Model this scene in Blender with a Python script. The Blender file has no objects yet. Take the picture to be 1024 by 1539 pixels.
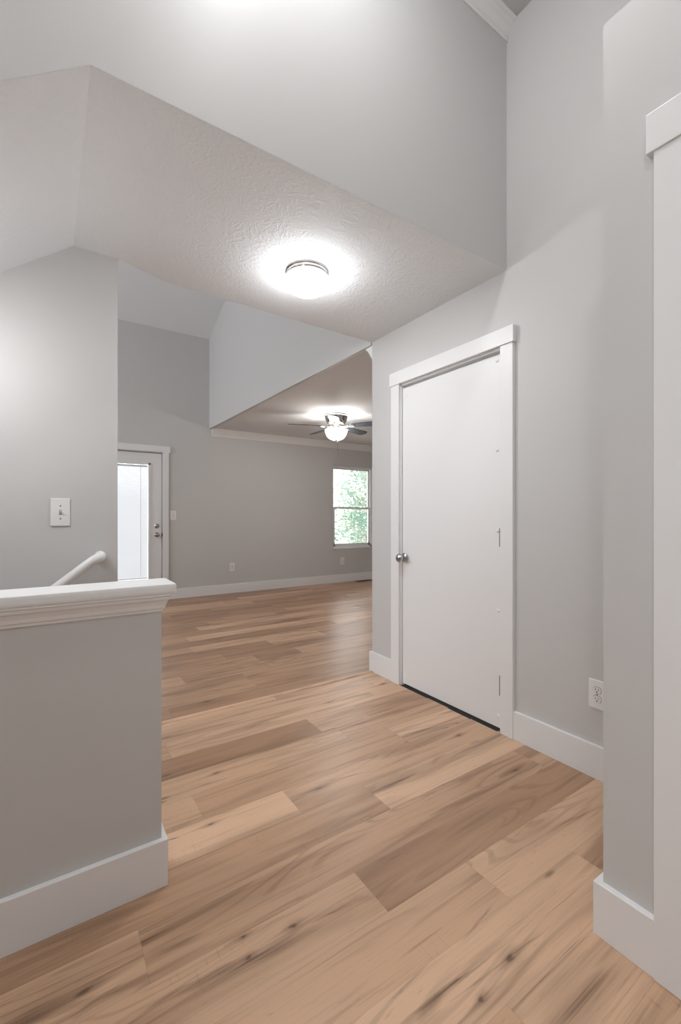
import bpy, bmesh, math, random
from mathutils import Vector, Matrix
random.seed(7)
C = bpy.context.scene.collection
sc = bpy.context.scene
PI = math.pi

# ------------------------------------------------------------------ camera
CAM_H, YAW = 1.1497, 0.5863
cam = bpy.data.cameras.new('camera')
cam.sensor_fit = 'VERTICAL'
cam.sensor_height = 24.0
cam.lens = 663.63 * 24.0 / 1539.0
cam.shift_y = 5.9 / 1539.0
cam.clip_start = 0.02
camo = bpy.data.objects.new('camera', cam)
C.objects.link(camo)
camo.location = (0, 0, CAM_H)
camo.rotation_euler = (PI / 2, 0, -YAW)
sc.camera = camo

# ------------------------------------------------------------------ world, exposure
sc.view_settings.view_transform = 'Standard'
sc.view_settings.look = 'None'
sc.view_settings.gamma = 1.0
sc.view_settings.use_curve_mapping = False
sc.view_settings.exposure = 0.98
w = bpy.data.worlds.new('overcast_sky')
sc.world = w
w.use_nodes = True
bg = w.node_tree.nodes['Background']
bg.inputs['Color'].default_value = (0.95, 0.97, 1.0, 1)
bg.inputs['Strength'].default_value = 2.7

LAMP_STAIR = 22.0
LAMP_HALL = 24.0      # emission of the lit opal glass of the hall ceiling light
LAMP_FOYER = 32.0
LAMP_FOYER_FILL = 40.0
LAMP_FAN = 24.0

# ------------------------------------------------------------------ dimensions
XA = 2.0115           # hall door wall
YE = 2.6028           # its far end / start of living room
YH = 1.4495           # front face of the header wall
ZC = 2.4407           # hall ceiling
YW = 6.3914           # far wall of the living room
XL = 0.1033           # where the stair ceiling starts to fall
YL = 2.4647           # wall beside the stairs
XLR = 0.294
XB = 1.273            # boxed-out closet on the right
YB = 0.611
ZB = 2.498
BX = 1.965            # bulkhead in the living room
ZLC = 2.415           # flat living room ceiling
ZF = 3.72             # foyer ceiling
BH = 0.145            # baseboard height
FB = -1.7             # foyer back wall
SL = 0.77             # stair slope
XR = 6.6              # living room right wall
XW = -2.5             # living room left wall

# ------------------------------------------------------------------ material helpers
def new_mat(name):
    m = bpy.data.materials.new(name)
    m.use_nodes = True
    nt = m.node_tree
    return m, nt, nt.nodes['Principled BSDF']

def N(nt, t, **kw):
    n = nt.nodes.new(t)
    for k, v in kw.items():
        if hasattr(n, k):
            setattr(n, k, v)
        else:
            n.inputs[k].default_value = v
    return n

def L(nt, a, b):
    nt.links.new(a, b)

def math_node(nt, op, a, b=None, c=None, clamp=False):
    n = nt.nodes.new('ShaderNodeMath')
    n.operation = op
    n.use_clamp = clamp
    for i, x in enumerate((a, b, c)):
        if x is None:
            continue
        if isinstance(x, (int, float)):
            n.inputs[i].default_value = x
        else:
            nt.links.new(x, n.inputs[i])
    return n.outputs[0]

def obj_coords(nt):
    return N(nt, 'ShaderNodeNewGeometry').outputs['Position']

def mapping(nt, vec, scale=(1, 1, 1), loc=(0, 0, 0)):
    n = nt.nodes.new('ShaderNodeMapping')
    n.inputs['Scale'].default_value = scale
    n.inputs['Location'].default_value = loc
    L(nt, vec, n.inputs['Vector'])
    return n.outputs['Vector']

def paint(name, col, rough=0.5, bump=0.05, scale=260.0, spec=0.5):
    m, nt, b = new_mat(name)
    b.inputs['Base Color'].default_value = (*col, 1)
    b.inputs['Roughness'].default_value = rough
    b.inputs['Specular IOR Level'].default_value = spec
    if bump:
        nz = N(nt, 'ShaderNodeTexNoise')
        nz.inputs['Scale'].default_value = scale
        nz.inputs['Detail'].default_value = 2
        L(nt, obj_coords(nt), nz.inputs['Vector'])
        bp = N(nt, 'ShaderNodeBump')
        bp.inputs['Strength'].default_value = bump
        bp.inputs['Distance'].default_value = 0.004
        L(nt, nz.outputs['Fac'], bp.inputs['Height'])
        L(nt, bp.outputs['Normal'], b.inputs['Normal'])
    return m

def plain(name, col, rough=0.4, metal=0.0, spec=0.5):
    m, nt, b = new_mat(name)
    nz = N(nt, 'ShaderNodeTexNoise')
    nz.inputs['Scale'].default_value = 40
    L(nt, obj_coords(nt), nz.inputs['Vector'])
    mr = N(nt, 'ShaderNodeMapRange')
    mr.inputs['To Min'].default_value = max(0.02, rough - 0.04)
    mr.inputs['To Max'].default_value = rough + 0.04
    L(nt, nz.outputs['Fac'], mr.inputs['Value'])
    L(nt, mr.outputs['Result'], b.inputs['Roughness'])
    b.inputs['Base Color'].default_value = (*col, 1)
    b.inputs['Metallic'].default_value = metal
    b.inputs['Specular IOR Level'].default_value = spec
    return m

def glow(name, col, strength, side=0.28):
    m, nt, b = new_mat(name)
    b.inputs['Base Color'].default_value = (0.85, 0.85, 0.85, 1)
    b.inputs['Roughness'].default_value = 0.25
    b.inputs['Emission Color'].default_value = (*col, 1)
    # flank emission turned down to keep the glare patch on the ceiling small
    g = N(nt, 'ShaderNodeNewGeometry')
    sp = N(nt, 'ShaderNodeSeparateXYZ')
    L(nt, g.outputs['Normal'], sp.inputs[0])
    mr = N(nt, 'ShaderNodeMapRange')
    mr.inputs['From Min'].default_value = 0.05
    mr.inputs['From Max'].default_value = -0.30
    mr.inputs['To Min'].default_value = strength * side
    mr.inputs['To Max'].default_value = strength
    L(nt, sp.outputs[2], mr.inputs['Value'])
    L(nt, mr.outputs['Result'], b.inputs['Emission Strength'])
    return m

def glass(name):
    m = bpy.data.materials.new(name)
    m.use_nodes = True
    nt = m.node_tree
    nt.nodes.clear()
    o = N(nt, 'ShaderNodeOutputMaterial')
    t = N(nt, 'ShaderNodeBsdfTransparent')
    t.inputs['Color'].default_value = (0.97, 0.97, 0.97, 1)
    g = N(nt, 'ShaderNodeBsdfGlossy')
    g.inputs['Roughness'].default_value = 0.02
    fr = N(nt, 'ShaderNodeFresnel')
    fr.inputs['IOR'].default_value = 1.35
    mx = N(nt, 'ShaderNodeMixShader')
    L(nt, fr.outputs[0], mx.inputs[0])
    L(nt, t.outputs[0], mx.inputs[1])
    L(nt, g.outputs[0], mx.inputs[2])
    L(nt, mx.outputs[0], o.inputs[0])
    return m

def translucent(name, col, mixf, noise_scale=0, col2=None):
    m = bpy.data.materials.new(name)
    m.use_nodes = True
    nt = m.node_tree
    nt.nodes.clear()
    o = N(nt, 'ShaderNodeOutputMaterial')
    d = N(nt, 'ShaderNodeBsdfDiffuse')
    t = N(nt, 'ShaderNodeBsdfTranslucent')
    mx = N(nt, 'ShaderNodeMixShader')
    mx.inputs[0].default_value = mixf
    d.inputs['Color'].default_value = (*col, 1)
    t.inputs['Color'].default_value = (*col, 1)
    if noise_scale:
        nz = N(nt, 'ShaderNodeTexNoise')
        nz.inputs['Scale'].default_value = noise_scale
        L(nt, obj_coords(nt), nz.inputs['Vector'])
        cr = N(nt, 'ShaderNodeValToRGB')
        cr.color_ramp.elements[0].color = (*col, 1)
        cr.color_ramp.elements[1].color = (*col2, 1)
        cr.color_ramp.elements[0].position = 0.38
        cr.color_ramp.elements[1].position = 0.62
        L(nt, nz.outputs['Fac'], cr.inputs[0])
        L(nt, cr.outputs[0], d.inputs['Color'])
        L(nt, cr.outputs[0], t.inputs['Color'])
    L(nt, d.outputs[0], mx.inputs[1])
    L(nt, t.outputs[0], mx.inputs[2])
    L(nt, mx.outputs[0], o.inputs[0])
    return m

# ------------------------------------------------------------------ materials
M_wall = paint('wall_paint', (0.615, 0.61, 0.602), 0.5, 0.05, 330, 0.4)
M_ceil_smooth = paint('smooth_ceiling_paint', (0.80, 0.815, 0.83), 0.7, 0.05, 200, 0.3)
M_trim = paint('trim_paint', (0.83, 0.83, 0.83), 0.38, 0.02, 160)
M_door = paint('door_paint', (0.82, 0.82, 0.82), 0.4, 0.03, 90)
M_plastic = plain('white_plastic', (0.84, 0.835, 0.82), 0.3)
M_slot = plain('dark_slot', (0.015, 0.015, 0.015), 0.6)
M_chrome = plain('satin_nickel', (0.48, 0.475, 0.47), 0.2, 1.0)
M_steel = plain('hinge_steel', (0.10, 0.10, 0.10), 0.4, 0.3)
M_polished = plain('polished_nickel', (0.70, 0.68, 0.66), 0.14, 1.0)
M_blade = plain('slate_blade', (0.055, 0.065, 0.085), 0.35)
M_sub = plain('subfloor', (0.22, 0.14, 0.09), 0.9)
M_vent = plain('brown_vent', (0.10, 0.055, 0.03), 0.45)
M_gap_shade = plain('gap_shade', (0.03, 0.03, 0.03), 0.8)  # near-black colour standing for shade in the door gaps
M_vinyl = plain('window_vinyl', (0.85, 0.86, 0.87), 0.35)
M_glass = glass('pane_glass')
M_slat = translucent('blind_slat', (0.60, 0.605, 0.615), 0.55)
M_leaf = translucent('leaf_green', (0.22, 0.34, 0.27), 0.5, 1.6, (0.50, 0.54, 0.44))
M_bark = plain('bark', (0.32, 0.30, 0.27), 0.9)
M_lawn = plain('pale_concrete', (0.50, 0.50, 0.49), 0.95)
M_hall_glass = glow('lit_opal_glass', (0.985, 0.99, 1.0), LAMP_HALL)
M_foyer_glass = glow('lit_opal_glass_foyer', (0.985, 0.99, 1.0), LAMP_FOYER)
M_stair_glass = glow('lit_opal_glass_stair', (0.985, 0.99, 1.0), LAMP_STAIR)
M_foyer_fill_glass = glow('lit_opal_glass_foyer_fill', (0.985, 0.99, 1.0), LAMP_FOYER_FILL)
M_fan_glass = glow('lit_bowl_glass', (1.0, 0.96, 0.90), LAMP_FAN, 1.0)

def make_ceiling_mat():
    """White stomp-brushed ceiling: fans of ridges around scattered centres."""
    m, nt, b = new_mat('stomped_ceiling')
    b.inputs['Base Color'].default_value = (0.85, 0.88, 0.905, 1)
    b.inputs['Roughness'].default_value = 0.75
    pos = obj_coords(nt)
    warp = N(nt, 'ShaderNodeTexNoise')
    warp.inputs['Scale'].default_value = 9
    L(nt, pos, warp.inputs['Vector'])
    wv = N(nt, 'ShaderNodeVectorMath', operation='MULTIPLY_ADD')
    L(nt, warp.outputs['Color'], wv.inputs[0])
    wv.inputs[1].default_value = (0.06, 0.06, 0)
    L(nt, pos, wv.inputs[2])
    flat = N(nt, 'ShaderNodeVectorMath', operation='MULTIPLY')
    L(nt, wv.outputs[0], flat.inputs[0])
    flat.inputs[1].default_value = (1, 1, 0)
    heights = []
    for sc_, off in ((4.6, (0, 0, 0)), (5.6, (3.3, 7.1, 0))):
        sh = N(nt, 'ShaderNodeVectorMath', operation='ADD')
        L(nt, flat.outputs[0], sh.inputs[0])
        sh.inputs[1].default_value = off
        v = N(nt, 'ShaderNodeTexVoronoi')
        v.inputs['Scale'].default_value = sc_
        L(nt, sh.outputs[0], v.inputs['Vector'])
        d = N(nt, 'ShaderNodeVectorMath', operation='SUBTRACT')
        L(nt, sh.outputs[0], d.inputs[0])
        L(nt, v.outputs['Position'], d.inputs[1])
        sp = N(nt, 'ShaderNodeSeparateXYZ')
        L(nt, d.outputs[0], sp.inputs[0])
        ang = math_node(nt, 'ARCTAN2', sp.outputs[1], sp.outputs[0])
        ln = N(nt, 'ShaderNodeVectorMath', operation='LENGTH')
        L(nt, d.outputs[0], ln.inputs[0])
        rc = N(nt, 'ShaderNodeSeparateXYZ')
        L(nt, v.outputs['Color'], rc.inputs[0])
        cb = N(nt, 'ShaderNodeCombineXYZ')
        L(nt, math_node(nt, 'MULTIPLY', ang, 4.2), cb.inputs[0])
        L(nt, math_node(nt, 'MULTIPLY', ln.outputs['Value'], 22.0), cb.inputs[1])
        L(nt, math_node(nt, 'MULTIPLY', rc.outputs[0], 40.0), cb.inputs[2])
        nz = N(nt, 'ShaderNodeTexNoise')
        nz.inputs['Scale'].default_value = 1.5
        nz.inputs['Detail'].default_value = 2
        L(nt, cb.outputs[0], nz.inputs['Vector'])
        heights.append(nz.outputs['Fac'])
    h = math_node(nt, 'MAXIMUM', heights[0], heights[1])
    mr = N(nt, 'ShaderNodeMapRange', interpolation_type='SMOOTHSTEP')
    mr.inputs['From Min'].default_value = 0.5
    mr.inputs['From Max'].default_value = 0.68
    L(nt, h, mr.inputs['Value'])
    bp = N(nt, 'ShaderNodeBump')
    bp.inputs['Strength'].default_value = 0.26
    bp.inputs['Distance'].default_value = 0.004
    L(nt, mr.outputs['Result'], bp.inputs['Height'])
    L(nt, bp.outputs['Normal'], b.inputs['Normal'])
    return m

# knots (x, y, half length, half width) and grain streaks (x0, y0, x1, y1, half width, strength)
KNOTS = [(1.004, .711, .030, .016), (.868, .689, .016, .012), (.072, 1.234, .030, .013), (.511, 1.641, .026, .010),
         (.579, 1.106, .022, .011), (.447, 1.153, .014, .008), (.439, 1.091, .014, .008), (1.766, 1.227, .035, .012),
         (.626, 1.953, .022, .010), (.958, 1.605, .030, .010), (.818, 2.733, .030, .014), (1.910, 2.357, .026, .012),
         (1.798, 1.585, .030, .012), (1.45, 2.31, .02, .008)]
STREAKS = [(.165, 1.113, .66, 1.060, .020, .75), (.25, 1.07, .75, 1.10, .012, .5), (.207, 1.241, .381, 1.213, .012, .5),
           (.640, .757, 1.065, .738, .006, .75), (.80, .722, 1.176, .707, .005, .75), (.90, .565, 1.243, .543, .028, .6),
           (.60, 1.083, .810, 1.076, .010, .6), (.484, 1.700, .662, 1.650, .005, .3), (1.13, 1.095, 1.535, 1.115, .016, .4),
           (.335, 1.652, .404, 1.634, .007, .75), (-.103, 1.440, .32, 1.400, .030, .45), (1.60, 1.243, 1.888, 1.224, .008, .5),
           (.934, .815, 1.148, .845, .006, .4), (.944, 1.640, 1.25, 1.575, .008, .45), (.0, 1.18, .2, 1.21, .006, .3),
           (1.25, 1.32, 1.9, 1.30, .014, .3), (.75, 1.98, 1.6, 1.91, .010, .35), (.55, 2.28, 1.3, 2.30, .012, .3),
           (1.35, 2.05, 1.95, 2.08, .012, .35), (.62, 1.31, 1.05, 1.27, .010, .25)]

STREAKS += [(x - 5 * a, y - c * .4, x + 5 * a, y + c * .4, c * 1.1, .38) for x, y, a, c in KNOTS]

def make_floor_mat():
    """Wide warm-oak vinyl planks: tone per plank, long grain, dark streaks and knots."""
    m, nt, b = new_mat('oak_planks')
    pos = obj_coords(nt)
    at = N(nt, 'ShaderNodeAttribute', attribute_name='plank')
    sp = N(nt, 'ShaderNodeSeparateColor')
    L(nt, at.outputs['Color'], sp.inputs[0])
    tone, r1, r2 = sp.outputs[0], sp.outputs[1], sp.outputs[2]
    off = N(nt, 'ShaderNodeCombineXYZ')
    L(nt, math_node(nt, 'MULTIPLY', r1, 37.0), off.inputs[0])
    L(nt, math_node(nt, 'MULTIPLY', r2, 23.0), off.inputs[1])
    L(nt, math_node(nt, 'MULTIPLY', r1, 11.0), off.inputs[2])
    add = N(nt, 'ShaderNodeVectorMath', operation='ADD')
    L(nt, pos, add.inputs[0])
    L(nt, off.outputs[0], add.inputs[1])
    p = add.outputs[0]

    def noise(vec, scale, detail=3, dist=0.0, rough=0.5):
        n = N(nt, 'ShaderNodeTexNoise')
        n.inputs['Scale'].default_value = 1
        n.inputs['Detail'].default_value = detail
        n.inputs['Distortion'].default_value = dist
        n.inputs['Roughness'].default_value = rough
        L(nt, mapping(nt, vec, scale), n.inputs['Vector'])
        return n.outputs['Fac']

    def ramp(v, a, c, lo=0.0, hi=1.0):
        n = N(nt, 'ShaderNodeMapRange', interpolation_type='SMOOTHSTEP')
        n.inputs['From Min'].default_value = a
        n.inputs['From Max'].default_value = c
        n.inputs['To Min'].default_value = lo
        n.inputs['To Max'].default_value = hi
        L(nt, v, n.inputs['Value'])
        return n.outputs['Result']

    broad = ramp(noise(p, (1.1, 9, 1), 2, 0.6), 0.42, 0.72)
    band = ramp(noise(p, (1.6, 26, 1), 3, 0.5), 0.50, 0.74)
    fine = noise(p, (5, 190, 1), 3, 0.2, 0.6)
    # cathedral figure: contour lines of a stretched noise field
    fld = noise(p, (0.9, 6.5, 1), 1, 0.3)
    rings = math_node(nt, 'SINE', math_node(nt, 'MULTIPLY', fld, 85.0))
    rings = math_node(nt, 'MULTIPLY', ramp(rings, 0.35, 1.0), ramp(noise(p, (1.3, 5, 1), 1), 0.50, 0.66))
    saw = math_node(nt, 'MULTIPLY', ramp(noise(p, (150, 14, 1), 2), 0.58, 0.74), ramp(noise(p, (2.2, 4, 1), 1), 0.56, 0.68))
    flecks = ramp(noise(p, (14, 120, 1), 2, 0.3), 0.66, 0.76)

    lines = math_node(nt, 'MULTIPLY', ramp(noise(p, (2.2, 105, 1), 4, 0.6, 0.6), 0.56, 0.68), ramp(noise(p, (1.7, 12, 1), 2), 0.40, 0.62))
    dark = math_node(nt, 'ADD', math_node(nt, 'MULTIPLY', broad, 0.40), math_node(nt, 'MULTIPLY', band, 0.36))
    dark = math_node(nt, 'ADD', dark, math_node(nt, 'MULTIPLY', rings, 0.24))
    dark = math_node(nt, 'ADD', dark, math_node(nt, 'MULTIPLY', saw, 0.16))
    dark = math_node(nt, 'ADD', dark, math_node(nt, 'MULTIPLY', lines, 0.34))
    dark = math_node(nt, 'ADD', dark, math_node(nt, 'MULTIPLY', flecks, 0.20))
    dark = math_node(nt, 'ADD', dark, math_node(nt, 'MULTIPLY', math_node(nt, 'SUBTRACT', fine, 0.5), 0.34))

    # warped position for the hand-placed figure
    wz = N(nt, 'ShaderNodeTexNoise')
    wz.inputs['Scale'].default_value = 1
    wz.inputs['Detail'].default_value = 3
    L(nt, mapping(nt, pos, (9, 40, 1)), wz.inputs['Vector'])
    wv = N(nt, 'ShaderNodeVectorMath', operation='MULTIPLY_ADD')
    L(nt, wz.outputs['Color'], wv.inputs[0])
    wv.inputs[1].default_value = (0.05, 0.022, 0)
    L(nt, pos, wv.inputs[2])
    wp = N(nt, 'ShaderNodeVectorMath', operation='SUBTRACT')
    L(nt, wv.outputs[0], wp.inputs[0])
    wp.inputs[1].default_value = (0.025, 0.011, 0)

    def ellipse(cx, cy, a, c, ang):
        n = nt.nodes.new('ShaderNodeMapping')
        n.vector_type = 'TEXTURE'
        n.inputs['Location'].default_value = (cx, cy, 0)
        n.inputs['Rotation'].default_value = (0, 0, ang)
        n.inputs['Scale'].default_value = (a, c, 1)
        L(nt, wp.outputs[0], n.inputs['Vector'])
        ln = N(nt, 'ShaderNodeVectorMath', operation='LENGTH')
        L(nt, n.outputs[0], ln.inputs[0])
        return ln.outputs['Value']
    marks = None
    for (x0, y0, x1, y1, hw, st) in STREAKS:
        d = ellipse((x0 + x1) / 2, (y0 + y1) / 2, math.hypot(x1 - x0, y1 - y0) / 2 * 1.15, hw, math.atan2(y1 - y0, x1 - x0))
        v = ramp(d, 0.1, 1.0, st, 0.0)
        marks = v if marks is None else math_node(nt, 'MAXIMUM', marks, v)
    fibre = ramp(noise(pos, (3, 170, 1), 2, 0.2), 0.34, 0.62, 0.35, 1.0)
    marks = math_node(nt, 'MULTIPLY', marks, fibre)
    kn = None
    for (x, y, a, c) in KNOTS:
        d = ellipse(x, y, a, c, 0.0)
        v = math_node(nt, 'ADD', ramp(d, 0.1, 0.85, 0.75, 0.0), ramp(d, 0.3, 2.4, 0.40, 0.0))
        kn = v if kn is None else math_node(nt, 'MAXIMUM', kn, v)
    # smaller scattered knots
    vo = N(nt, 'ShaderNodeTexVoronoi')
    vo.inputs['Scale'].default_value = 1
    L(nt, mapping(nt, p, (2.6, 9.0, 1)), vo.inputs['Vector'])
    vc = N(nt, 'ShaderNodeSeparateColor')
    L(nt, vo.outputs['Color'], vc.inputs[0])
    sk = math_node(nt, 'MULTIPLY', ramp(vo.outputs['Distance'], 0.02, 0.11, 0.85, 0.0), ramp(vc.outputs[0], 0.72, 0.74))
    kn = math_node(nt, 'MAXIMUM', kn, sk)

    base = N(nt, 'ShaderNodeValToRGB')
    e = base.color_ramp.elements
    e[0].position = 0.0
    e[0].color = (0.335, 0.185, 0.105, 1)
    e[1].position = 1.0
    e[1].color = (0.80, 0.535, 0.355, 1)
    mid = e.new(0.5)
    mid.color = (0.58, 0.360, 0.225, 1)
    L(nt, tone, base.inputs[0])
    m1 = N(nt, 'ShaderNodeMixRGB', blend_type='MIX')
    L(nt, math_node(nt, 'MULTIPLY', dark, 1.0, clamp=True), m1.inputs[0])
    L(nt, base.outputs[0], m1.inputs[1])
    m1.inputs[2].default_value = (0.155, 0.078, 0.042, 1)
    m2 = N(nt, 'ShaderNodeMixRGB')
    L(nt, math_node(nt, 'MULTIPLY', marks, 1.1, clamp=True), m2.inputs[0])
    L(nt, m1.outputs[0], m2.inputs[1])
    m2.inputs[2].default_value = (0.125, 0.062, 0.034, 1)
    m3 = N(nt, 'ShaderNodeMixRGB')
    L(nt, math_node(nt, 'MULTIPLY', kn, 0.72, clamp=True), m3.inputs[0])
    L(nt, m2.outputs[0], m3.inputs[1])
    m3.inputs[2].default_value = (0.085, 0.043, 0.024, 1)
    L(nt, m3.outputs[0], b.inputs['Base Color'])
    b.inputs['Roughness'].default_value = 0.36
    b.inputs['Specular IOR Level'].default_value = 0.5
    bp = N(nt, 'ShaderNodeBump')
    bp.inputs['Strength'].default_value = 0.08
    bp.inputs['Distance'].default_value = 0.002
    L(nt, fine, bp.inputs['Height'])
    L(nt, bp.outputs['Normal'], b.inputs['Normal'])
    return m

M_ceil = make_ceiling_mat()
M_floor = make_floor_mat()

# ------------------------------------------------------------------ mesh helpers
def add_box(bm, x0, x1, y0, y1, z0, z1, bev=0.0, seg=2):
    r = bmesh.ops.create_cube(bm, size=1.0)
    vs = r['verts']
    for v in vs:
        v.co = Vector((x0 + (v.co.x + .5) * (x1 - x0), y0 + (v.co.y + .5) * (y1 - y0), z0 + (v.co.z + .5) * (z1 - z0)))
    if bev:
        es = list({e for v in vs for e in v.link_edges})
        bmesh.ops.bevel(bm, geom=es, offset=bev, segments=seg, affect='EDGES', profile=0.7)

def add_prism(bm, pts, axis, a, c):
    """extrude a 2D outline along axis ('x','y','z') from a to c; pts are the two other coordinates in order."""
    def mk(p, t):
        return {'x': (t, p[0], p[1]), 'y': (p[0], t, p[1]), 'z': (p[0], p[1], t)}[axis]
    v0 = [bm.verts.new(mk(p, a)) for p in pts]
    v1 = [bm.verts.new(mk(p, c)) for p in pts]
    n = len(pts)
    bm.faces.new(v0)
    bm.faces.new(v1[::-1])
    for i in range(n):
        bm.faces.new((v0[i], v0[(i + 1) % n], v1[(i + 1) % n], v1[i]))
    return v0 + v1

def add_sweep(bm, prof, path, closed=False):
    """sweep an (out, z) profile along an xy path with mitred corners; out is to the right of travel."""
    rings = []
    n = len(path)
    for i, p in enumerate(path):
        p = Vector(p)
        dirs = []
        if i > 0:
            dirs.append((p - Vector(path[i - 1])).normalized())
        if i < n - 1:
            dirs.append((Vector(path[i + 1]) - p).normalized())
        nrm = [Vector((d.y, -d.x)) for d in dirs]
        if len(nrm) == 2:
            mv = (nrm[0] + nrm[1]).normalized()
            mv = mv / max(0.2, mv.dot(nrm[0]))
        else:
            mv = nrm[0]
        rings.append([bm.verts.new((p.x + mv.x * o, p.y + mv.y * o, z)) for o, z in prof])
    k = len(prof)
    for i in range(n - 1):
        for j in range(k):
            bm.faces.new((rings[i][j], rings[i][(j + 1) % k], rings[i + 1][(j + 1) % k], rings[i + 1][j]))
    bm.faces.new(rings[0][::-1])
    bm.faces.new(rings[-1])

def add_lathe(bm, prof, seg=40, mat=None, cap=True):
    """profile of (radius, height) around z, then mat applied."""
    rings = []
    for r, z in prof:
        if r < 1e-6:
            rings.append([bm.verts.new((0, 0, z))])
        else:
            rings.append([bm.verts.new((r * math.cos(2 * PI * k / seg), r * math.sin(2 * PI * k / seg), z)) for k in range(seg)])
    new = [v for ring in rings for v in ring]
    for a, c in zip(rings[:-1], rings[1:]):
        for k in range(seg):
            k2 = (k + 1) % seg
            if len(a) == 1 and len(c) == 1:
                continue
            if len(a) == 1:
                bm.faces.new((a[0], c[k], c[k2]))
            elif len(c) == 1:
                bm.faces.new((a[k], c[0], a[k2]))
            else:
                bm.faces.new((a[k], c[k], c[k2], a[k2]))
    if cap:
        for ring, fl in ((rings[0], False), (rings[-1], True)):
            if len(ring) > 1:
                bm.faces.new(ring if not fl else ring[::-1])
    if mat is not None:
        for v in new:
            v.co = mat @ v.co

def add_tube(bm, pts, rad, seg=14):
    """round tube through points with rounded ends."""
    pts = [Vector(p) for p in pts]
    rings = []
    up = Vector((0, 0, 1))
    n = len(pts)
    for i, p in enumerate(pts):
        d = (pts[min(i + 1, n - 1)] - pts[max(i - 1, 0)]).normalized()
        s = d.cross(up)
        if s.length < 1e-4:
            s = Vector((1, 0, 0))
        s.normalize()
        t = s.cross(d).normalized()
        r = rad[i] if isinstance(rad, (list, tuple)) else rad
        rings.append([bm.verts.new(p + (s * math.cos(2 * PI * k / seg) + t * math.sin(2 * PI * k / seg)) * r) for k in range(seg)])
    for a, c in zip(rings[:-1], rings[1:]):
        for k in range(seg):
            bm.faces.new((a[k], a[(k + 1) % seg], c[(k + 1) % seg], c[k]))
    bm.faces.new(rings[0][::-1])
    bm.faces.new(rings[-1])

def obj(name, bm, mat, parent=None, smooth=False, loc=None, angle=None):
    bmesh.ops.recalc_face_normals(bm, faces=bm.faces[:])
    me = bpy.data.meshes.new(name)
    bm.to_mesh(me)
    bm.free()
    me.materials.append(mat)
    if smooth:
        for p in me.polygons:
            p.use_smooth = True
        try:
            me.set_sharp_from_angle(angle=math.radians(angle or 40))
        except Exception:
            pass
    o = bpy.data.objects.new(name, me)
    C.objects.link(o)
    if parent:
        o.parent = parent
    if loc:
        o.location = loc
    return o

def struct(name, bm, mat, parent=None, **kw):
    o = obj(name, bm, mat, parent, **kw)
    if not parent:
        o['kind'] = 'structure'
    return o

def boxes(*bs, bev=0.0):
    bm = bmesh.new()
    for b_ in bs:
        add_box(bm, *b_, bev=bev)
    return bm

def thing(name, label, cat, loc=(0, 0, 0), rot=(0, 0, 0), group=None):
    o = bpy.data.objects.new(name, None)
    o.empty_display_size = 0.1
    C.objects.link(o)
    o.location = loc
    o.rotation_euler = rot
    o['label'] = label
    o['category'] = cat
    if group:
        o['group'] = group
    return o

def dup(root, loc, rot, label, group=None):
    r = root.copy()
    C.objects.link(r)
    r.location = loc
    r.rotation_euler = rot
    r['label'] = label
    if group:
        r['group'] = group
    for ch in list(root.children):
        c = ch.copy()
        C.objects.link(c)
        c.parent = r
        for g in list(ch.children):
            d = g.copy()
            C.objects.link(d)
            d.parent = c
    return r

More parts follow.
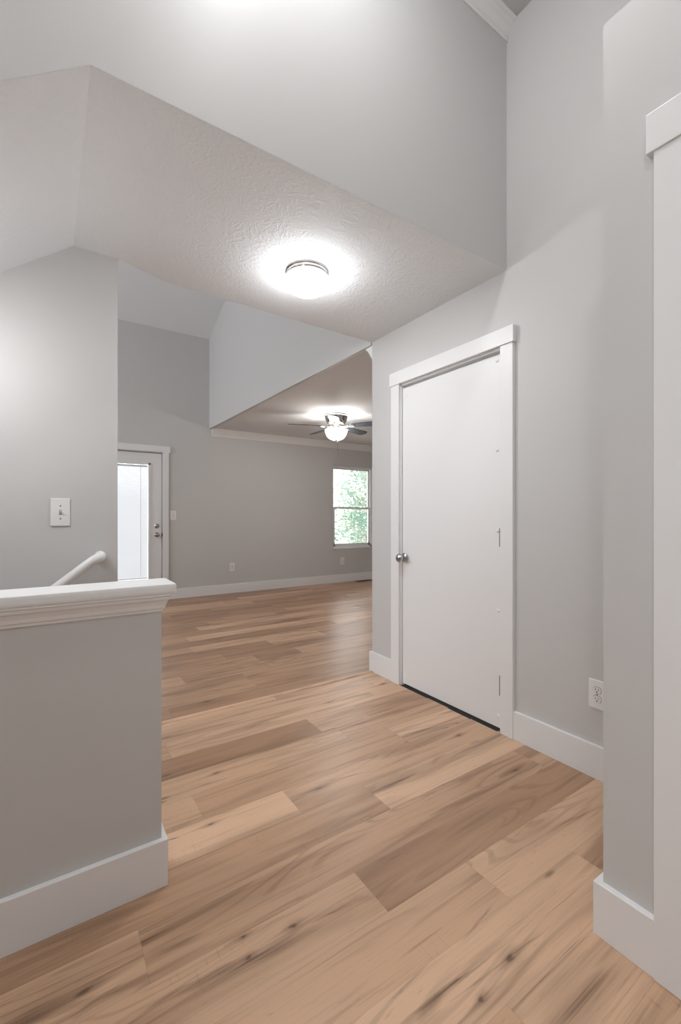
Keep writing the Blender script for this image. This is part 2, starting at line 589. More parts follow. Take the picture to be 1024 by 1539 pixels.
# ------------------------------------------------------------------ floor
def build_floor():
    bm = bmesh.new()
    lay = bm.loops.layers.float_color.new('plank')
    G = 0.00018
    YT = 2.585
    P0, PW = 0.820, 0.171
    fixed = {0: [(-.2, .35), (1.157, .62), (9, .78)], 1: [(-.55, .8), (.825, .66), (9, .26)], 2: [(.21, .74), (1.9, .50), (9, .55)],
             3: [(-.1, .5), (1.122, .42), (9, .88)], 4: [(-.5, .7), (.820, .92), (9, .62)], 5: [(.495, .70), (1.534, .46), (9, .86)],
             6: [(-.4, .55), (1.30, .66), (9, .50)], 7: [(-.1, .6), (1.22, .20), (1.540, .62), (9, .34)],
             8: [(.495, .5), (1.75, .78), (9, .70)], 9: [(.40, .55), (1.86, .72), (9, .86)], 10: [(1.2, .8), (9, .75)],
             -1: [(.35, .6), (1.5, .82), (9, .7)], -2: [(.9, .55), (9, .85)]}

    def face(x0, x1, y0, y1, t):
        if x1 - x0 < 0.004 or y1 - y0 < 0.002:
            return
        vs = [bm.verts.new(c) for c in ((x0 + G, y0 + G, 0), (x1 - G, y0 + G, 0), (x1 - G, y1 - G, 0), (x0 + G, y1 - G, 0))]
        f = bm.faces.new(vs)
        col = (max(0, min(1, t)), random.random(), random.random(), 1)
        for lp in f.loops:
            lp[lay] = col

    k = -15
    while P0 + k * PW < YT:
        y0, y1 = max(FB, P0 + k * PW), min(YT, P0 + (k + 1) * PW)
        brk = fixed.get(k)
        if not brk:
            brk, x = [], -3.0 + random.random()
            while x < 3:
                brk.append((x, random.uniform(.3, .95)))
                x += random.uniform(.9, 1.3)
            brk.append((9, .6))
        # split the row where the stairwell cuts it
        for (ya, yb) in ((y0, min(y1, 1.50)), (max(y0, 1.50), y1)):
            if yb - ya < .002:
                continue
            xmin = -1.7 if yb <= 1.501 else 0.29
            xs = xmin
            for xe, t in brk:
                xe2 = min(xe, 1.998 + (0.004 * math.sin(k * 2.3) if 1.47 < (ya + yb) / 2 < 2.29 else 0.012))
                if xe2 > xs:
                    face(xs, xe2, ya, yb, t)
                    xs = xe2
        k += 1
    # living room
    livrows = {3.0: 0}
    y = YT
    brks = {0: [(.6, .35), (2.6, .36)], 1: [(1.18, .60), (2.3, .50)], 2: [(1.18, .72), (2.2, .60)], 3: [(.79, .86), (1.42, .52), (2.8, .55)],
            4: [(1.41, .60), (1.79, .30), (3.0, .66)], 5: [(1.2, .55), (2.4, .30)], 6: [(1.68, .25), (2.25, .8)], 7: [(2.25, .86), (3.4, .5)]}
    row = 0
    while y < YW:
        y1 = min(YW, y + PW)
        xs = XW
        bl = list(brks.get(row, []))
        if bl:
            bl = [(bl[0][0] - 1.22, random.uniform(.3, .9))] + bl
        x = bl[-1][0] if bl else XW - random.random()
        while x < XR:
            x += random.choice((1.22, 1.22, .8, 1.0))
            bl.append((x, random.choice((.2, .35, .45, .55, .7, .85))))
        for xe, t in bl:
            xe2 = min(xe, XR)
            if xe2 > xs:
                face(xs, xe2, y, y1, t * .8)
                xs = xe2
        y = y1
        row += 1
    o = struct('floor', bm, M_floor)
    return o

build_floor()
struct('floor_subfloor', boxes((-1.7, 2.2, FB, 1.46, -.20, -.006), (.29, 2.2, 1.46, 2.6, -.20, -.006), (XW, XR, 2.5, YW + .1, -.20, -.006)), M_sub)
# transition strip where hall and living room floors meet
bm = bmesh.new()
add_prism(bm, [(2.568, .0005), (2.602, .0005), (2.598, .006), (2.590, .0085), (2.580, .0085), (2.572, .006)], 'x', XLR, 1.995)
o = struct('trim_threshold', bm, M_floor)
la = o.data.color_attributes.new('plank', 'FLOAT_COLOR', 'CORNER')
for d_ in la.data:
    d_.color = (0.95, .3, .6, 1)

# ------------------------------------------------------------------ walls
D0, D1, DZ = 1.475, 2.285, 2.045           # hall closet door opening along Y
T = 0.12
struct('wall_right', boxes((XA, XA + T, FB, D0, -.05, ZF), (XA, XA + T, D1, YE, -.05, ZF), (XA, XA + T, D0, D1, DZ, ZF)), M_wall)
struct('wall_closet_back', boxes((XA + .75, XA + .80, 1.2, 2.48, -.05, 2.4), (XA + T, XA + .8, 1.15, 1.2, -.05, 2.4), (XA + T, XA + .8, 1.15, 2.48, 2.4, 2.45)), M_wall)
bm = bmesh.new()
add_prism(bm, [(XA, ZC + .001), (XA, ZF), (-1.82, ZF), (-1.82, ZC - (XL + 1.82) * SL + .001), (XL, ZC + .001)], 'y', YH, YH + T)
struct('wall_header', bm, M_wall)
# boxed-out closet on the right (with a door opening beyond the frame's edge)
CD1, CD0 = 0.395, -0.42
struct('wall_closet', boxes((XB, XB + .11, CD1, YB, -.05, ZB - .02), (XB, XB + .11, FB, CD0, -.05, ZB - .02), (XB, XB + .11, CD0, CD1, 2.05, ZB - .02),
       (XB + .11, XA, YB - .11, YB, -.05, ZB - .02), (XB, XA, FB, YB, ZB - .02, ZB)), M_wall)
# knee wall guarding the stairs
PY0, PY1, PX = 1.458, 1.555, 0.297
struct('wall_stair_guard', boxes((-1.7, PX, PY0, PY1, -1.6, .91)), M_wall)
# wall beside the stairs
struct('wall_stair', boxes((-1.82, XLR, YL, YL + T, -1.6, ZC + .08)), M_wall)
# foyer left and rear walls
V0, V1, VZ0, VZ1 = -1.35, -.15, 1.0, 2.4          # unseen foyer side window, added to bring in fill daylight
struct('wall_left', boxes((-1.82, -1.7, FB, V0, -1.6, ZF), (-1.82, -1.7, V1, YL + T, -1.6, ZF), (-1.82, -1.7, V0, V1, -1.6, VZ0), (-1.82, -1.7, V0, V1, VZ1, ZF)), M_wall)
struct('wall_front', boxes((-1.82, XA + T, FB - T, FB, -.05, ZF)), M_wall)
# far wall of the living room with patio door and window
P0X, P1X, PZ = 0.402, 1.314, 2.008
WX0, WX1, WB, WT = 4.09, 4.955, .59, 2.025
struct('wall_far', boxes((XW, P0X, YW, YW + T, -.05, 3.9), (P1X, WX0, YW, YW + T, -.05, 3.9), (WX1, XR + T, YW, YW + T, -.05, 3.9),
       (P0X, P1X, YW, YW + T, PZ, 3.9), (WX0, WX1, YW, YW + T, -.05, WB), (WX0, WX1, YW, YW + T, WT, 3.9)), M_wall)
struct('wall_living_right', boxes((XR, XR + T, 2.48, YW, -.05, 2.6)), M_wall)
struct('wall_living_near', boxes((XA + T, XR + T, YE - T, YE, -.05, 2.6)), M_wall)
U0, U1, UZ0, UZ1 = 3.2, 5.9, 1.2, 4.1               # unseen side window, added to light the vault and bulkhead
struct('wall_living_left', boxes((XW - T, XW, 2.45, U0, -.05, 5.6), (XW - T, XW, U1, YW + T, -.05, 5.6), (XW - T, XW, U0, U1, -.05, UZ0), (XW - T, XW, U0, U1, UZ1, 5.6)), M_wall)
bm = bmesh.new()
add_prism(bm, [(1.998, YE), (2.12, YE), (2.10, YW), (1.958, YW)], 'z', ZLC + .001, 5.6)
struct('wall_bulkhead', bm, M_wall)
struct('wall_gable', boxes((XW, BX, YL + .02, YL + .02 + T, ZC + .07, 5.6), (XW, -1.7, YL, YL + T, -.05, 5.6)), M_wall)

# ------------------------------------------------------------------ ceilings
bm = bmesh.new()
yb = 2.587
vs_lo = [(XL, YH + .0006), (XA, YH + .0006), (XA, yb + .025), (XL + .45, yb - .02), (XLR, YL), (XL, YL)]
b0 = [bm.verts.new((x, y, ZC)) for x, y in vs_lo]
b1 = [bm.verts.new((x, y, ZC + .12)) for x, y in vs_lo]
bm.faces.new(b0)
bm.faces.new(b1)
for i in range(6):
    j = (i + 1) % 6
    if i != 5:
        bm.faces.new((b0[i], b0[j], b1[j], b1[i]))
zl = ZC - (XL + 1.82) * SL
s0 = [bm.verts.new((-1.82, YH + .0006, zl)), bm.verts.new((-1.82, YL, zl))]
s1 = [bm.verts.new((-1.82, YH + .0006, zl + .12)), bm.verts.new((-1.82, YL, zl + .12))]
bm.faces.new((b0[0], b0[5], s0[1], s0[0]))
bm.faces.new((b1[0], b1[5], s1[1], s1[0]))
bm.faces.new((b0[5], s0[1], s1[1], b1[5]))
bm.faces.new((b0[0], s0[0], s1[0], b1[0]))
bm.faces.new((s0[0], s0[1], s1[1], s1[0]))
struct('ceiling_hall', bm, M_ceil)
struct('ceiling_foyer', boxes((-1.82, XA + T, FB - T, YH + T, ZF, ZF + .1)), M_wall)
struct('ceiling_living', boxes((BX + .05, XR + T, YE - T + .0, YW + T, ZLC, ZLC + .1)), M_ceil_smooth)
bm = bmesh.new()
zv = 3.712
add_prism(bm, [(YW + T, zv - .45 * T), (YL, zv + .45 * (YW - YL)), (YL, zv + .45 * (YW - YL) + .1), (YW + T, zv - .45 * T + .1)], 'x', XW, BX + .02)
struct('ceiling_vault', bm, M_ceil_smooth)

# ------------------------------------------------------------------ stairs going down beside the knee wall
bm = bmesh.new()
for i in range(6):
    add_box(bm, XLR - .24 * (i + 1) - .02, XLR - .24 * i, PY1, YL, -.185 * (i + 1) - .04, -.185 * (i + 1), bev=.006)
    add_box(bm, XLR - .24 * i - .02, XLR - .24 * i, PY1, YL, -.185 * (i + 1), -.185 * i - (.006 if i == 0 else .04))
o = struct('floor_stairs', bm, M_floor)
la = o.data.color_attributes.new('plank', 'FLOAT_COLOR', 'CORNER')
for d_ in la.data:
    d_.color = (0.6, .3, .6, 1)
struct('floor_lower_landing', boxes((-1.7, XLR - 1.4, PY1, YL, -1.30, -1.11)), M_sub)

# ------------------------------------------------------------------ baseboards and trim
BT = 0.016
def base(name, runs, h=BH, t=BT):
    """runs: paths in plan, the board stands to the right of travel."""
    bm_ = bmesh.new()
    for r in runs:
        add_sweep(bm_, [(0, 0.001), (t, 0.001), (t, h - .0015), (t - .0015, h), (0, h)], r)
    return struct(name, bm_, M_trim)

CT = 0.022                                       # casing thickness
base('baseboard_right', [[(XA, 1.399), (XA, YB)], [(2.12, YE), (XA, YE), (XA, 2.363)]])
base('baseboard_closet', [[(XA - .016, YB), (XB, YB), (XB, .482)], [(XB, -.51), (XB, FB)]], t=.018)
base('baseboard_stair_guard', [[(-1.7, PY0), (PX, PY0), (PX, PY1)]])
base('baseboard_far', [[(P1X + .078, YW), (XR, YW)], [(XW, YW), (P0X - .078, YW)]], h=.135)
base('baseboard_living_near', [[(XR, YE), (2.12, YE)]])
base('baseboard_left', [[(-1.7, FB), (-1.7, PY0)]])

def sx(o): return o
# sweep paths above: right of travel is the room side; fix the runs that travel the other way
# knee wall cap and cove
bm = bmesh.new()
add_box(bm, -1.7, .337, 1.430, 1.582, .907, .940, bev=.012, seg=4)
struct('trim_guard_cap', bm, M_trim, smooth=True)
bm = bmesh.new()
prof = [(0, .853), (.004, .853), (.005, .860), (.009, .864), (.011, .874), (.016, .886), (.021, .892), (.022, .900), (.026, .903), (.026, .908), (0, .908)]
add_sweep(bm, prof, [(-1.7, PY0), (PX, PY0), (PX, PY1)])
struct('trim_guard_cove', bm, M_trim)

# crown mouldings
def crown_prof(h, d, top):
    return [(0, top - h), (.008, top - h), (.010, top - h + .012), (.018, top - h + .018), (.5 * d, top - h * .48), (d - .016, top - .020),
            (d - .008, top - .016), (d, top - .010), (d, top - .001), (0, top - .001)]
bm = bmesh.new()
add_sweep(bm, crown_prof(.088, .062, ZF), [(-1.7, YH), (XA, YH)])
struct('trim_crown_foyer', bm, M_trim)
bm = bmesh.new()
add_sweep(bm, crown_prof(.100, .080, ZLC), [(BX + .03, YW), (XR, YW)])
struct('trim_crown_far', bm, M_trim)
bm = bmesh.new()
add_sweep(bm, crown_prof(.100, .080, ZLC), [(XR, YE), (XA + .002, YE)])
struct('trim_crown_living_near', bm, M_trim)

# casings
CW = .088
struct('trim_casing_hall', boxes((XA - CT, XA, 1.399, D0, .001, DZ), (XA - CT, XA, D1 - .004, 2.363, .001, DZ),
       (XA - CT - .008, XA, 1.391, 2.371, DZ, 2.132), bev=.0025), M_trim)
struct('trim_jamb_hall', boxes((XA - .004, XA + T, D0 - .001, D0 + .012, .0, DZ), (XA - .004, XA + T, D1 - .012, D1 + .001, 0, DZ), (XA - .004, XA + T, D0, D1, DZ - .012, DZ + .001)), M_trim)
struct('trim_casing_closet', boxes((XB - CT, XB, CD1, .482, .001, 2.052), (XB - CT, XB, -.51, CD0, .001, 2.052),
       (XB - CT - .005, XB, -.525, .497, 2.052, 2.150), bev=.0025), M_trim)
struct('trim_casing_patio', boxes((P1X + .004, YW * 0 + P1X + .078, YW - .02, YW, .001, 2.018), (P0X - .078, P0X - .004, YW - .02, YW, .001, 2.018),
       (P0X - .098, P1X + .098, YW - .024, YW, 2.018, 2.102), bev=.002), M_trim)

# ------------------------------------------------------------------ doors
# door_1: hall closet door (flat slab with screws round its edge)
SX = XA + .006                                    # slab face
d1 = struct('door_1', boxes((SX, SX + .035, D0 + .014, D1 - .014, .014, DZ - .030), bev=.002), M_door)
d1['label'] = 'flat white hall closet door with chrome knob and steel hinges'
d1['category'] = 'door'
struct('trim_door_gap_shade', boxes((2.0, XA + T, D0 + .012, D1 - .012, -.0055, -.001)), M_gap_shade)  # dark strip that paints the shade in the gap under the door
struct('trim_door_stop', boxes((SX + .03, SX + .05, D0 + .012, D1 - .012, DZ - .03, DZ - .013)), M_trim)
R_mx = Matrix.Rotation(-PI / 2, 4, 'Y')           # lathe axis z -> -x
bm = bmesh.new()
ky, kz = 2.245, .868
add_lathe(bm, [(.030, 0), (.032, .004), (.030, .010), (.016, .013), (.012, .016), (.012, .030), (.018, .034), (.026, .042), (.029, .052), (.027, .062), (.018, .068), (0, .070)],
          28, Matrix.Translation((SX, ky, kz)) @ R_mx)
kn_ = obj('knob', bm, M_chrome, d1, smooth=True)
kn_['label'] = 'chrome door knob'
hz = [(1.766, 1.843), (.986, 1.084), (.195, .300)]
for i, (a, c) in enumerate(hz):
    bm = bmesh.new()
    add_lathe(bm, [(.0062, a), (.0062, c)], 10, Matrix.Translation((SX - .012, D0 + .0085, 0)))
    add_box(bm, SX - .008, SX + .003, D0 + .007, D0 + .0145, a, c)
    h_ = obj('hinge', bm, M_trim if i == 0 else M_steel, d1)
    h_['label'] = 'white painted hinge' if i == 0 else 'bare steel hinge'
bm = bmesh.new()
add_lathe(bm, [(.010, 0), (.010, .002), (.006, .0045), (0, .005)], 12, R_mx)
first = obj('screw', bm, M_trim, d1, smooth=True)
spots = [(1.512, 1.985), (1.512, 1.503), (1.508, 1.07), (1.505, .641), (1.505, .078), (2.232, 1.955), (2.232, 1.495), (2.232, 1.08), (2.232, .60), (2.232, .09)]
for i, (yy, zz) in enumerate(spots):
    s_ = first if i == 0 else first.copy()
    if i:
        C.objects.link(s_)
        s_.parent = d1
    s_.location = (SX, yy, zz)
    if yy > 2:
        s_.scale = (.8, .7, .7)

# door_2: patio door with a full glass lite and an enclosed blind
DY = YW + .018
GX0, GX1, GZ0, GZ1 = .562, 1.150, .285, 1.852
d2 = struct('door_2', boxes((P0X + .004, GX0, DY, DY + .044, .012, PZ - .006), (GX1, P1X - .006, DY, DY + .044, .012, PZ - .006),
            (GX0, GX1, DY, DY + .044, .012, GZ0), (GX0, GX1, DY, DY + .044, GZ1, PZ - .006)), M_door)
d2['label'] = 'white patio door with a full glass lite and closed blind'
d2['category'] = 'door'
bm = bmesh.new()
lip = [(0, 0), (.012, .0), (.018, -.010), (.028, -.012), (.030, 0)]
for (x0, x1, z0, z1) in ((GX0 - .014, GX0 + .014, GZ0 - .014, GZ1 + .014), (GX1 - .014, GX1 + .014, GZ0 - .014, GZ1 + .014),
                         (GX0 - .014, GX1 + .014, GZ0 - .014, GZ0 + .014), (GX0 - .014, GX1 + .014, GZ1 - .014, GZ1 + .014)):
    add_box(bm, x0, x1, DY - .010, DY + .01, z0, z1, bev=.003)
obj('lite_frame', bm, M_trim, d2)
obj('pane', boxes((GX0, GX1, DY + .008, DY + .011, GZ0, GZ1)), M_glass, d2)
bm = bmesh.new()
add_box(bm, GX0 + .016, GX1 - .016, DY + .014, DY + .030, GZ1 - .040, GZ1 - .016)
z = GZ1 - .045
while z > GZ0 + .035:
    y0, y1 = DY + .016, DY + .030
    vs = [bm.verts.new(c) for c in ((GX0 + .018, y0, z - .0085), (GX1 - .018, y0, z - .0085), (GX1 - .018, y1, z + .0085), (GX0 + .018, y1, z + .0085))]
    bm.faces.new(vs)
    z -= .0165
add_box(bm, GX0 + .016, GX1 - .016, DY + .018, DY + .028, GZ0 + .016, GZ0 + .030)
bl = obj('blind', bm, M_slat, d2)
bl['label'] = 'closed white mini blind'
bm = bmesh.new()
for xx in (.66, 1.045):
    add_tube(bm, [(xx, DY + .014, GZ1 - .04), (xx, DY + .014, GZ0 + .05)], .002, 6)
obj('cord', bm, M_slat, d2)
R_my = Matrix.Rotation(PI / 2, 4, 'X')            # lathe axis z -> -y
bm = bmesh.new()
add_lathe(bm, [(.032, 0), (.033, .006), (.024, .012), (.020, .018), (.012, .020), (0, .020)], 24, Matrix.Translation((1.245, DY, 1.013)) @ R_my)
add_box(bm, 1.241, 1.249, DY - .034, DY - .018, 1.001, 1.025, bev=.002)
obj('deadbolt', bm, M_chrome, d2, smooth=True)
bm = bmesh.new()
add_lathe(bm, [(.032, 0), (.033, .004), (.028, .010), (.014, .013), (.012, .030), (.022, .036), (.028, .046), (.028, .056), (.018, .064), (0, .066)], 24, Matrix.Translation((1.245, DY, .893)) @ R_my)
obj('knob', bm, M_chrome, d2, smooth=True)
struct('trim_jamb_patio', boxes((P0X, P0X + .004, YW - .001, YW + T, 0, PZ), (P1X - .004, P1X, YW + .03, YW + T, 0, PZ), (P0X, P1X, YW + .03, YW + T, PZ - .004, PZ)), M_gap_shade)  # near-black strips draw the shaded gap lines round the patio door
struct('trim_sill_patio', boxes((P0X, P1X, YW - .004, YW + T, 0, .012)), M_steel)
bm = boxes((P1X - .006, P1X + .002, YW - .002, YW + .016, .872, .914))
obj('strike_plate', bm, M_slot, d2)

# door_3: closet door beyond the right edge of the frame
d3 = struct('door_3', boxes((XB + .02, XB + .055, CD0 + .006, CD1 - .006, .012, 2.045)), M_door)

# ------------------------------------------------------------------ windows
def hung_window(name, x0, x1, z0, z1, y, sgn, zmid, mat=M_vinyl):
    """double-hung vinyl window whose inner face sits at y; sgn is the outward direction."""
    fw, sw = .030, .040
    def bx(*q):
        return boxes(*[(a, c, min(y + sgn * ya, y + sgn * yb_), max(y + sgn * ya, y + sgn * yb_), e, g) for (a, c, ya, yb_, e, g) in q], bev=.002)
    r = struct(name, bx((x0, x0 + fw, 0, .075, z0, z1), (x1 - fw, x1, 0, .075, z0, z1), (x0, x1, 0, .075, z0, z0 + fw), (x0, x1, 0, .075, z1 - fw, z1)), mat)
    a, c = x0 + fw, x1 - fw
    lo = obj('lower_sash', bx((a, a + sw, .012, .038, z0 + fw, zmid + .018), (c - sw, c, .012, .038, z0 + fw, zmid + .018),
             (a, c, .012, .038, z0 + fw, z0 + fw + .045), (a, c, .010, .038, zmid - .018, zmid + .018)), mat, r)
    obj('pane', bx((a + sw, c - sw, .024, .027, z0 + fw + .045, zmid - .018)), M_glass, lo)
    up = obj('upper_sash', bx((a, a + sw * .7, .042, .068, zmid - .018, z1 - fw), (c - sw * .7, c, .042, .068, zmid - .018, z1 - fw),
             (a, c, .042, .068, z1 - fw - .030, z1 - fw), (a, c, .042, .068, zmid - .018, zmid + .016)), mat, r)
    obj('pane', bx((a + sw * .7, c - sw * .7, .054, .057, zmid + .016, z1 - fw - .030)), M_glass, up)
    return r
w1 = hung_window('window_1', WX0, WX1, WB, WT, YW + .035, 1, 1.29)
struct('trim_window_sill', boxes((WX0 - .012, WX1 + .012, YW - .012, YW + .04, WB - .014, WB + .003), bev=.003), M_trim)

def turned_window(name, xface, y0, y1, z0, z1, zmid):
    r_ = hung_window(name, -(y1 - y0) / 2, (y1 - y0) / 2, z0, z1, 0.03, 1, zmid)
    r_.location = (xface, (y0 + y1) / 2, 0)
    r_.rotation_euler = (0, 0, PI / 2)
    return r_
turned_window('window_living_added', XW, U0, U1, UZ0, UZ1, 2.6)  # added out of view for daylight on the bulkhead
turned_window('window_foyer_added', -1.7, V0, V1, VZ0, VZ1, 1.78)  # added out of view to light the door wall

# ------------------------------------------------------------------ ceiling light in the hall
def dome_light(name, label, loc, mat, k=1.0):
    t = thing(name, label, 'ceiling light', loc)
    bm_ = bmesh.new()
    add_lathe(bm_, [(.100 * k, 0), (.113 * k, 0), (.114 * k, -.006), (.109 * k, -.010), (.109 * k, -.020), (.112 * k, -.024), (.110 * k, -.030), (.098 * k, -.032)], 48)
    obj('rim', bm_, M_polished, t, smooth=True)
    bm_ = bmesh.new()
    pr = [(.104 * k, -.028 * k), (.113 * k, -.034 * k)]
    for i in range(0, 15):
        a = (PI / 2) * i / 14
        pr.append((.116 * k * math.cos(a) ** .85 if i < 14 else 0, -.042 * k - .078 * k * math.sin(a)))
    add_lathe(bm_, pr, 48, cap=False)
    obj('glass_shade', bm_, mat, t, smooth=True)
    return t
dome_light('ceiling_light', 'round flush ceiling light with lit opal glass on the textured hall ceiling', (1.146, 2.045, ZC), M_hall_glass)
dome_light('foyer_light', 'round flush foyer ceiling light close to the tall header wall', (.64, .98, ZF), M_foyer_glass, 1.2)
dome_light('foyer_light', 'added round fill light at the rear of the foyer, farther from the header wall', (-.55, -.5, ZF), M_foyer_fill_glass, 1.2)  # unseen lamp added to fill the left wall and ceiling

st = dome_light('stair_light', 'round flush ceiling light on the sloped ceiling over the stairs', (-.45, 1.96, ZC - (XL + .45) * SL - .004), M_stair_glass)
st.rotation_euler = (0, -math.atan(SL), 0)

# ------------------------------------------------------------------ ceiling fan
FX, FY = 3.005, 4.62
fan = thing('ceiling_fan', 'low-profile nickel ceiling fan with dark blades and lit glass bowl', 'ceiling fan', (FX, FY, ZLC))
bm = bmesh.new()
add_lathe(bm, [(.150, 0), (.152, -.006), (.150, -.014), (.143, -.018), (.143, -.028), (.146, -.032), (.143, -.036), (.138, -.060), (.125, -.092), (.105, -.118), (.092, -.128), (.0, -.128)], 48)
obj('motor_housing', bm, M_polished, fan, smooth=True)
bm = bmesh.new()
add_lathe(bm, [(.070, -.126), (.080, -.134), (.082, -.158), (.060, -.166), (.060, -.176), (.085, -.180), (.100, -.184), (.102, -.192), (.098, -.198), (0, -.198)], 40)
obj('light_fitter', bm, M_polished, fan, smooth=True)
bm = bmesh.new()
pr = [(.128, -.190), (.139, -.193), (.138, -.202)]
for i in range(1, 13):
    a = (PI / 2) * i / 12
    pr.append((.134 * math.cos(a) ** .75 if i < 12 else 0, -.204 - .116 * math.sin(a) ** 1.1))
add_lathe(bm, pr, 44, cap=False)
fb = obj('light_bowl', bm, M_fan_glass, fan, smooth=True)
fb['label'] = 'lit frosted glass bowl'
bm = bmesh.new()
add_lathe(bm, [(0, -.319), (.020, -.320), (.018, -.328), (.008, -.332), (.008, -.340), (0, -.342)], 16)
obj('finial', bm, M_chrome, fan, smooth=True)
bm = bmesh.new()
for i in range(44):
    r_ = bmesh.ops.create_icosphere(bm, subdivisions=1, radius=.0022)
    for v in r_['verts']:
        v.co += Vector((.012, -.01, -.330 - i * .0040))
add_lathe(bm, [(0, -.504), (.005, -.506), (.006, -.518), (.003, -.526), (0, -.527)], 10, Matrix.Translation((.012, -.01, 0)))
obj('pull_chain', bm, M_chrome, fan)
bm = bmesh.new()
# paddle outline along +x
out = []
for i in range(9):
    t = i / 8
    out.append((.19 + .36 * t, -(.046 + .018 * math.sin(t * PI / 2))))
for i in range(1, 12):
    a = -PI / 2 + PI * i / 12
    out.append((.55 + .066 * math.cos(a), .064 * math.sin(a)))
for i in range(9):
    t = 1 - i / 8
    out.append((.19 + .36 * t, .046 + .018 * math.sin(t * PI / 2)))
vv = add_prism(bm, out, 'z', -.004, .004)
pit = Matrix.Rotation(math.radians(-12), 4, 'X')
for v in vv:
    v.co = pit @ v.co
blade = obj('blade', bm, M_blade, fan)
bm = bmesh.new()
add_prism(bm, [(.075, -.016), (.15, -.014), (.20, -.034), (.235, -.030), (.242, 0), (.235, .030), (.20, .034), (.15, .014), (.075, .016)], 'z', -.013, -.007)
for v in bm.verts:
    v.co = pit @ v.co if v.co.x > .12 else v.co
iron = obj('blade_iron', bm, M_polished, blade)
# image-right is world (0.833, -0.553); blades turned so one points just left of the camera's view
IMG = math.atan2(-math.sin(YAW), math.cos(YAW))
for i, a in enumerate((195, 123, 51, -21, 267)):
    b_ = blade if i == 0 else blade.copy()
    if i:
        C.objects.link(b_)
        b_.parent = fan
        ir = iron.copy()
        C.objects.link(ir)
        ir.parent = b_
    b_.location = (0, 0, -.150)
    b_.rotation_euler = (0, 0, IMG + math.radians(a))

# ------------------------------------------------------------------ switches and outlets (local: plate in XZ, facing -Y)
def plate_bm(wd, ht):
    bm_ = bmesh.new()
    add_box(bm_, -wd / 2, wd / 2, -.006, 0, -ht / 2, ht / 2, bev=.003, seg=3)
    return bm_
def screw_bm(zz):
    bm_ = bmesh.new()
    add_lathe(bm_, [(.0034, 0), (.0034, .001), (0, .0018)], 10, Matrix.Translation((0, -.006, zz)) @ R_my)
    add_box(bm_, -.0028, .0028, -.0080, -.0076, zz - .0004, zz + .0004)
    return bm_
sw = thing('light_switch', 'white toggle light switch on the wall above the stair handrail', 'light switch', (.051, YL, 1.167), (0, 0, 0), 'white toggle switches')
obj('cover_plate', plate_bm(.078, .129), M_plastic, sw, smooth=True)
bm = boxes((-.0052, .0052, -.0066, -.005, -.0125, .0125))
obj('toggle_slot', bm, plain('slot_shadow', (.30, .30, .30), .6), sw)
bm = bmesh.new()
add_prism(bm, [(-.006, -.006), (-.019, .006), (-.018, .010), (-.006, .007)], 'x', -.0038, .0038)
obj('toggle', bm, M_plastic, sw)
for zz in (.030, -.030):
    obj('screw', screw_bm(zz), M_chrome, sw)
dup(sw, (1.456, YW, 1.158), (0, 0, 0), 'small white light switch beside the patio door casing')

def outlet_recept(z0):
    bm_ = bmesh.new()
    pts = []
    for i in range(28):
        a = 2 * PI * i / 28
        pts.append((.0172 * math.cos(a), max(-.0135, min(.0135, .0172 * math.sin(a))) + z0))
    add_prism(bm_, pts, 'y', -.0082, -.005)
    return bm_
ou = thing('wall_outlet', 'white duplex outlet on the hall wall right of the closet door', 'outlet', (XA, .988, .367), (0, 0, -PI / 2), 'white wall outlets')
obj('cover_plate', plate_bm(.074, .124), M_plastic, ou, smooth=True)
for z0 in (.0195, -.0195):
    rc = obj('receptacle', outlet_recept(z0), M_plastic, ou)
    rg = bmesh.new()
    ps = []
    for i in range(28):
        a = 2 * PI * i / 28
        ps.append((.0184 * math.cos(a), max(-.0147, min(.0147, .0184 * math.sin(a))) + z0))
    add_prism(rg, ps, 'y', -.0064, -.005)
    obj('gap', rg, M_slot, rc)
    sl = boxes((-.0075, -.0053, -.0086, -.006, z0 - .0015, z0 + .0075), (.0053, .0075, -.0086, -.006, z0 - .0005, z0 + .0070))
    add_lathe(sl, [(.0028, .006), (.0028, .0086)], 12, Matrix.Translation((0, 0, z0 - .0075)) @ R_my)
    obj('slots', sl, M_slot, rc)
obj('screw', screw_bm(0), M_chrome, ou)
dup(ou, (2.300, YW, .388), (0, 0, 0), 'white outlet low on the far wall between patio door and window')
dup(ou, (4.284, YW, .365), (0, 0, 0), 'white outlet on the far wall under the window')

# ------------------------------------------------------------------ stair handrail
hr = thing('handrail', 'round white wooden handrail on the wall beside the descending stairs', 'handrail', (.2, YL, .95))
bm = bmesh.new()
RY = -.058
p_top = Vector((-.004, RY, .0))
dv = Vector((-1, 0, -.80)).normalized()
pts = [Vector((.016, -.001, .004)), Vector((.016, RY * .45, .004)), Vector((.014, RY * .80, .003)), Vector((.004, RY * .98, -.003)), p_top + dv * .022, p_top + dv * .06]
for q in (.3, .6, 1.0, 1.5):
    pts.append(p_top + dv * q)
add_tube(bm, pts, [.024, .024, .025, .024, .0215, .0215, .0215, .0215, .0215, .0215], 20)
obj('rail', bm, M_trim, hr, smooth=True, angle=60)
br = None
for q in (.150, .95):
    c = p_top + dv * q
    bm = bmesh.new()
    add_tube(bm, [c + Vector((0, 0, -.017)), c + Vector((0, .004, -.045)), c + Vector((0, .03, -.060)), Vector((c.x, -.003, c.z - .062))], .006, 10)
    add_lathe(bm, [(.024, 0), (.024, .003), (.012, .006), (0, .006)], 20, Matrix.Translation((c.x, 0, c.z - .062)) @ R_my)
    br = obj('bracket', bm, M_steel, hr, smooth=True)

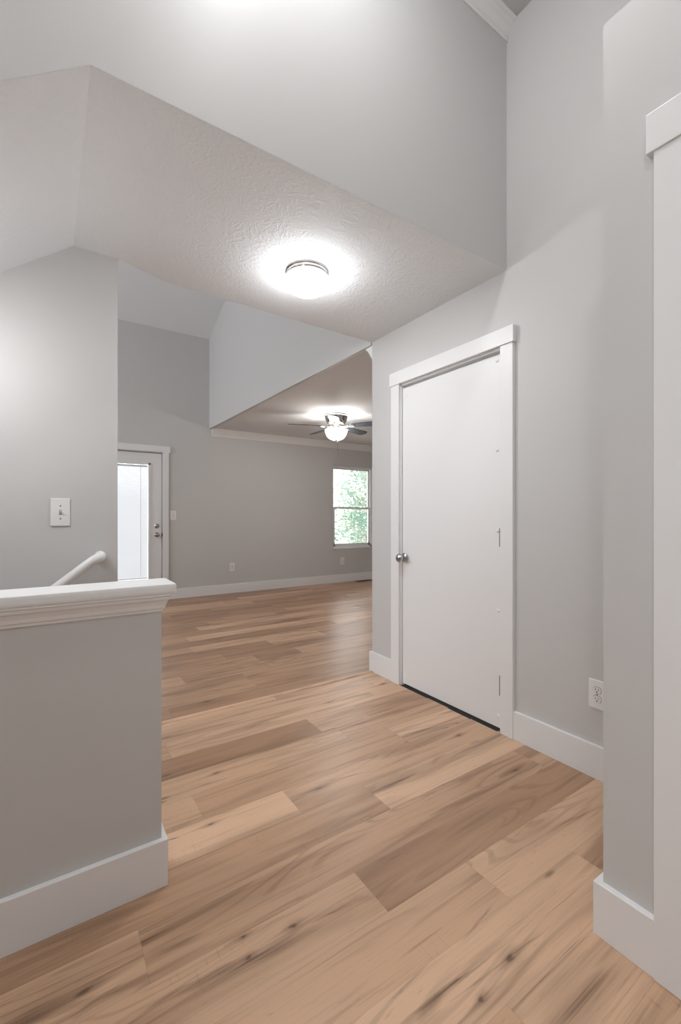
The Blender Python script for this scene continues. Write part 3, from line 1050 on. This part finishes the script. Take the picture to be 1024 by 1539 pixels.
# ------------------------------------------------------------------ floor register under the window
fv = thing('floor_vent', 'brown metal floor register against the far baseboard below the window', 'floor vent', (4.66, YW - .115, 0))
bm = bmesh.new()
for (x0, x1, y0, y1) in ((-.16, .16, -.065, -.050), (-.16, .16, .050, .065), (-.16, -.145, -.05, .05), (.145, .16, -.05, .05)):
    add_box(bm, x0, x1, y0, y1, .0005, .006, bev=.001)
obj('frame', bm, M_vent, fv)
bm = bmesh.new()
for i in range(19):
    add_box(bm, -.140 + i * .0155, -.134 + i * .0155, -.05, .05, .0012, .005)
obj('louvres', bm, M_vent, fv)
obj('duct_opening', boxes((-.145, .145, -.05, .05, .0006, .0011)), M_slot, fv)

# ------------------------------------------------------------------ outdoors
struct('ground', boxes((-30, 40, YW + T + .02, 60, -.9, -.6), (-30, 40, -40, FB - T - .02, -.9, -.6)), M_lawn)
def tree(name, label, loc, blobs, nleaf, size):
    t = thing(name, label, 'tree', loc)
    bm_ = bmesh.new()
    top = max(b_[2] for b_ in blobs)
    add_tube(bm_, [(0, 0, 0), (.03, .02, top * .3), (-.04, .05, top * .6), (.02, 0, top)], [.14, .11, .08, .03], 12)
    for b_ in blobs[::2]:
        add_tube(bm_, [(0, 0, b_[2] * .5), (b_[0] * .5, b_[1] * .5, b_[2] * .8), (b_[0], b_[1], b_[2])], [.05, .035, .01], 8)
    obj('trunk', bm_, M_bark, t, smooth=True)
    bm_ = bmesh.new()
    for _ in range(nleaf):
        c = random.choice(blobs)
        while True:
            q = Vector((random.uniform(-1, 1), random.uniform(-1, 1), random.uniform(-1, 1)))
            if q.length < 1:
                break
        p = Vector(c[:3]) + q * c[3]
        s = size * random.uniform(.6, 1.3)
        rot = Matrix.Rotation(random.uniform(0, 6.3), 3, 'Z') @ Matrix.Rotation(random.uniform(-1.2, 1.2), 3, 'X') @ Matrix.Rotation(random.uniform(-1.2, 1.2), 3, 'Y')
        vs = [bm_.verts.new(p + rot @ (Vector(k_) * s)) for k_ in ((-.5, 0, 0), (-.1, -.28, .05), (.5, 0, 0), (-.1, .28, .05))]
        bm_.faces.new(vs)
    f = obj('foliage', bm_, M_leaf, t)
    f['kind'] = 'stuff'
    return t
bl_ = []
for i in range(40):
    a = random.uniform(0, 2 * PI)
    rr = random.uniform(.2, 1.9)
    bl_.append((rr * math.cos(a), rr * math.sin(a), .5 + 3.9 * (i / 39), random.uniform(.55, .85)))
tree('leafy_tree', 'leafy pale green tree seen through the far window', (9.3, 11.6, -.6), bl_, 9000, .15)
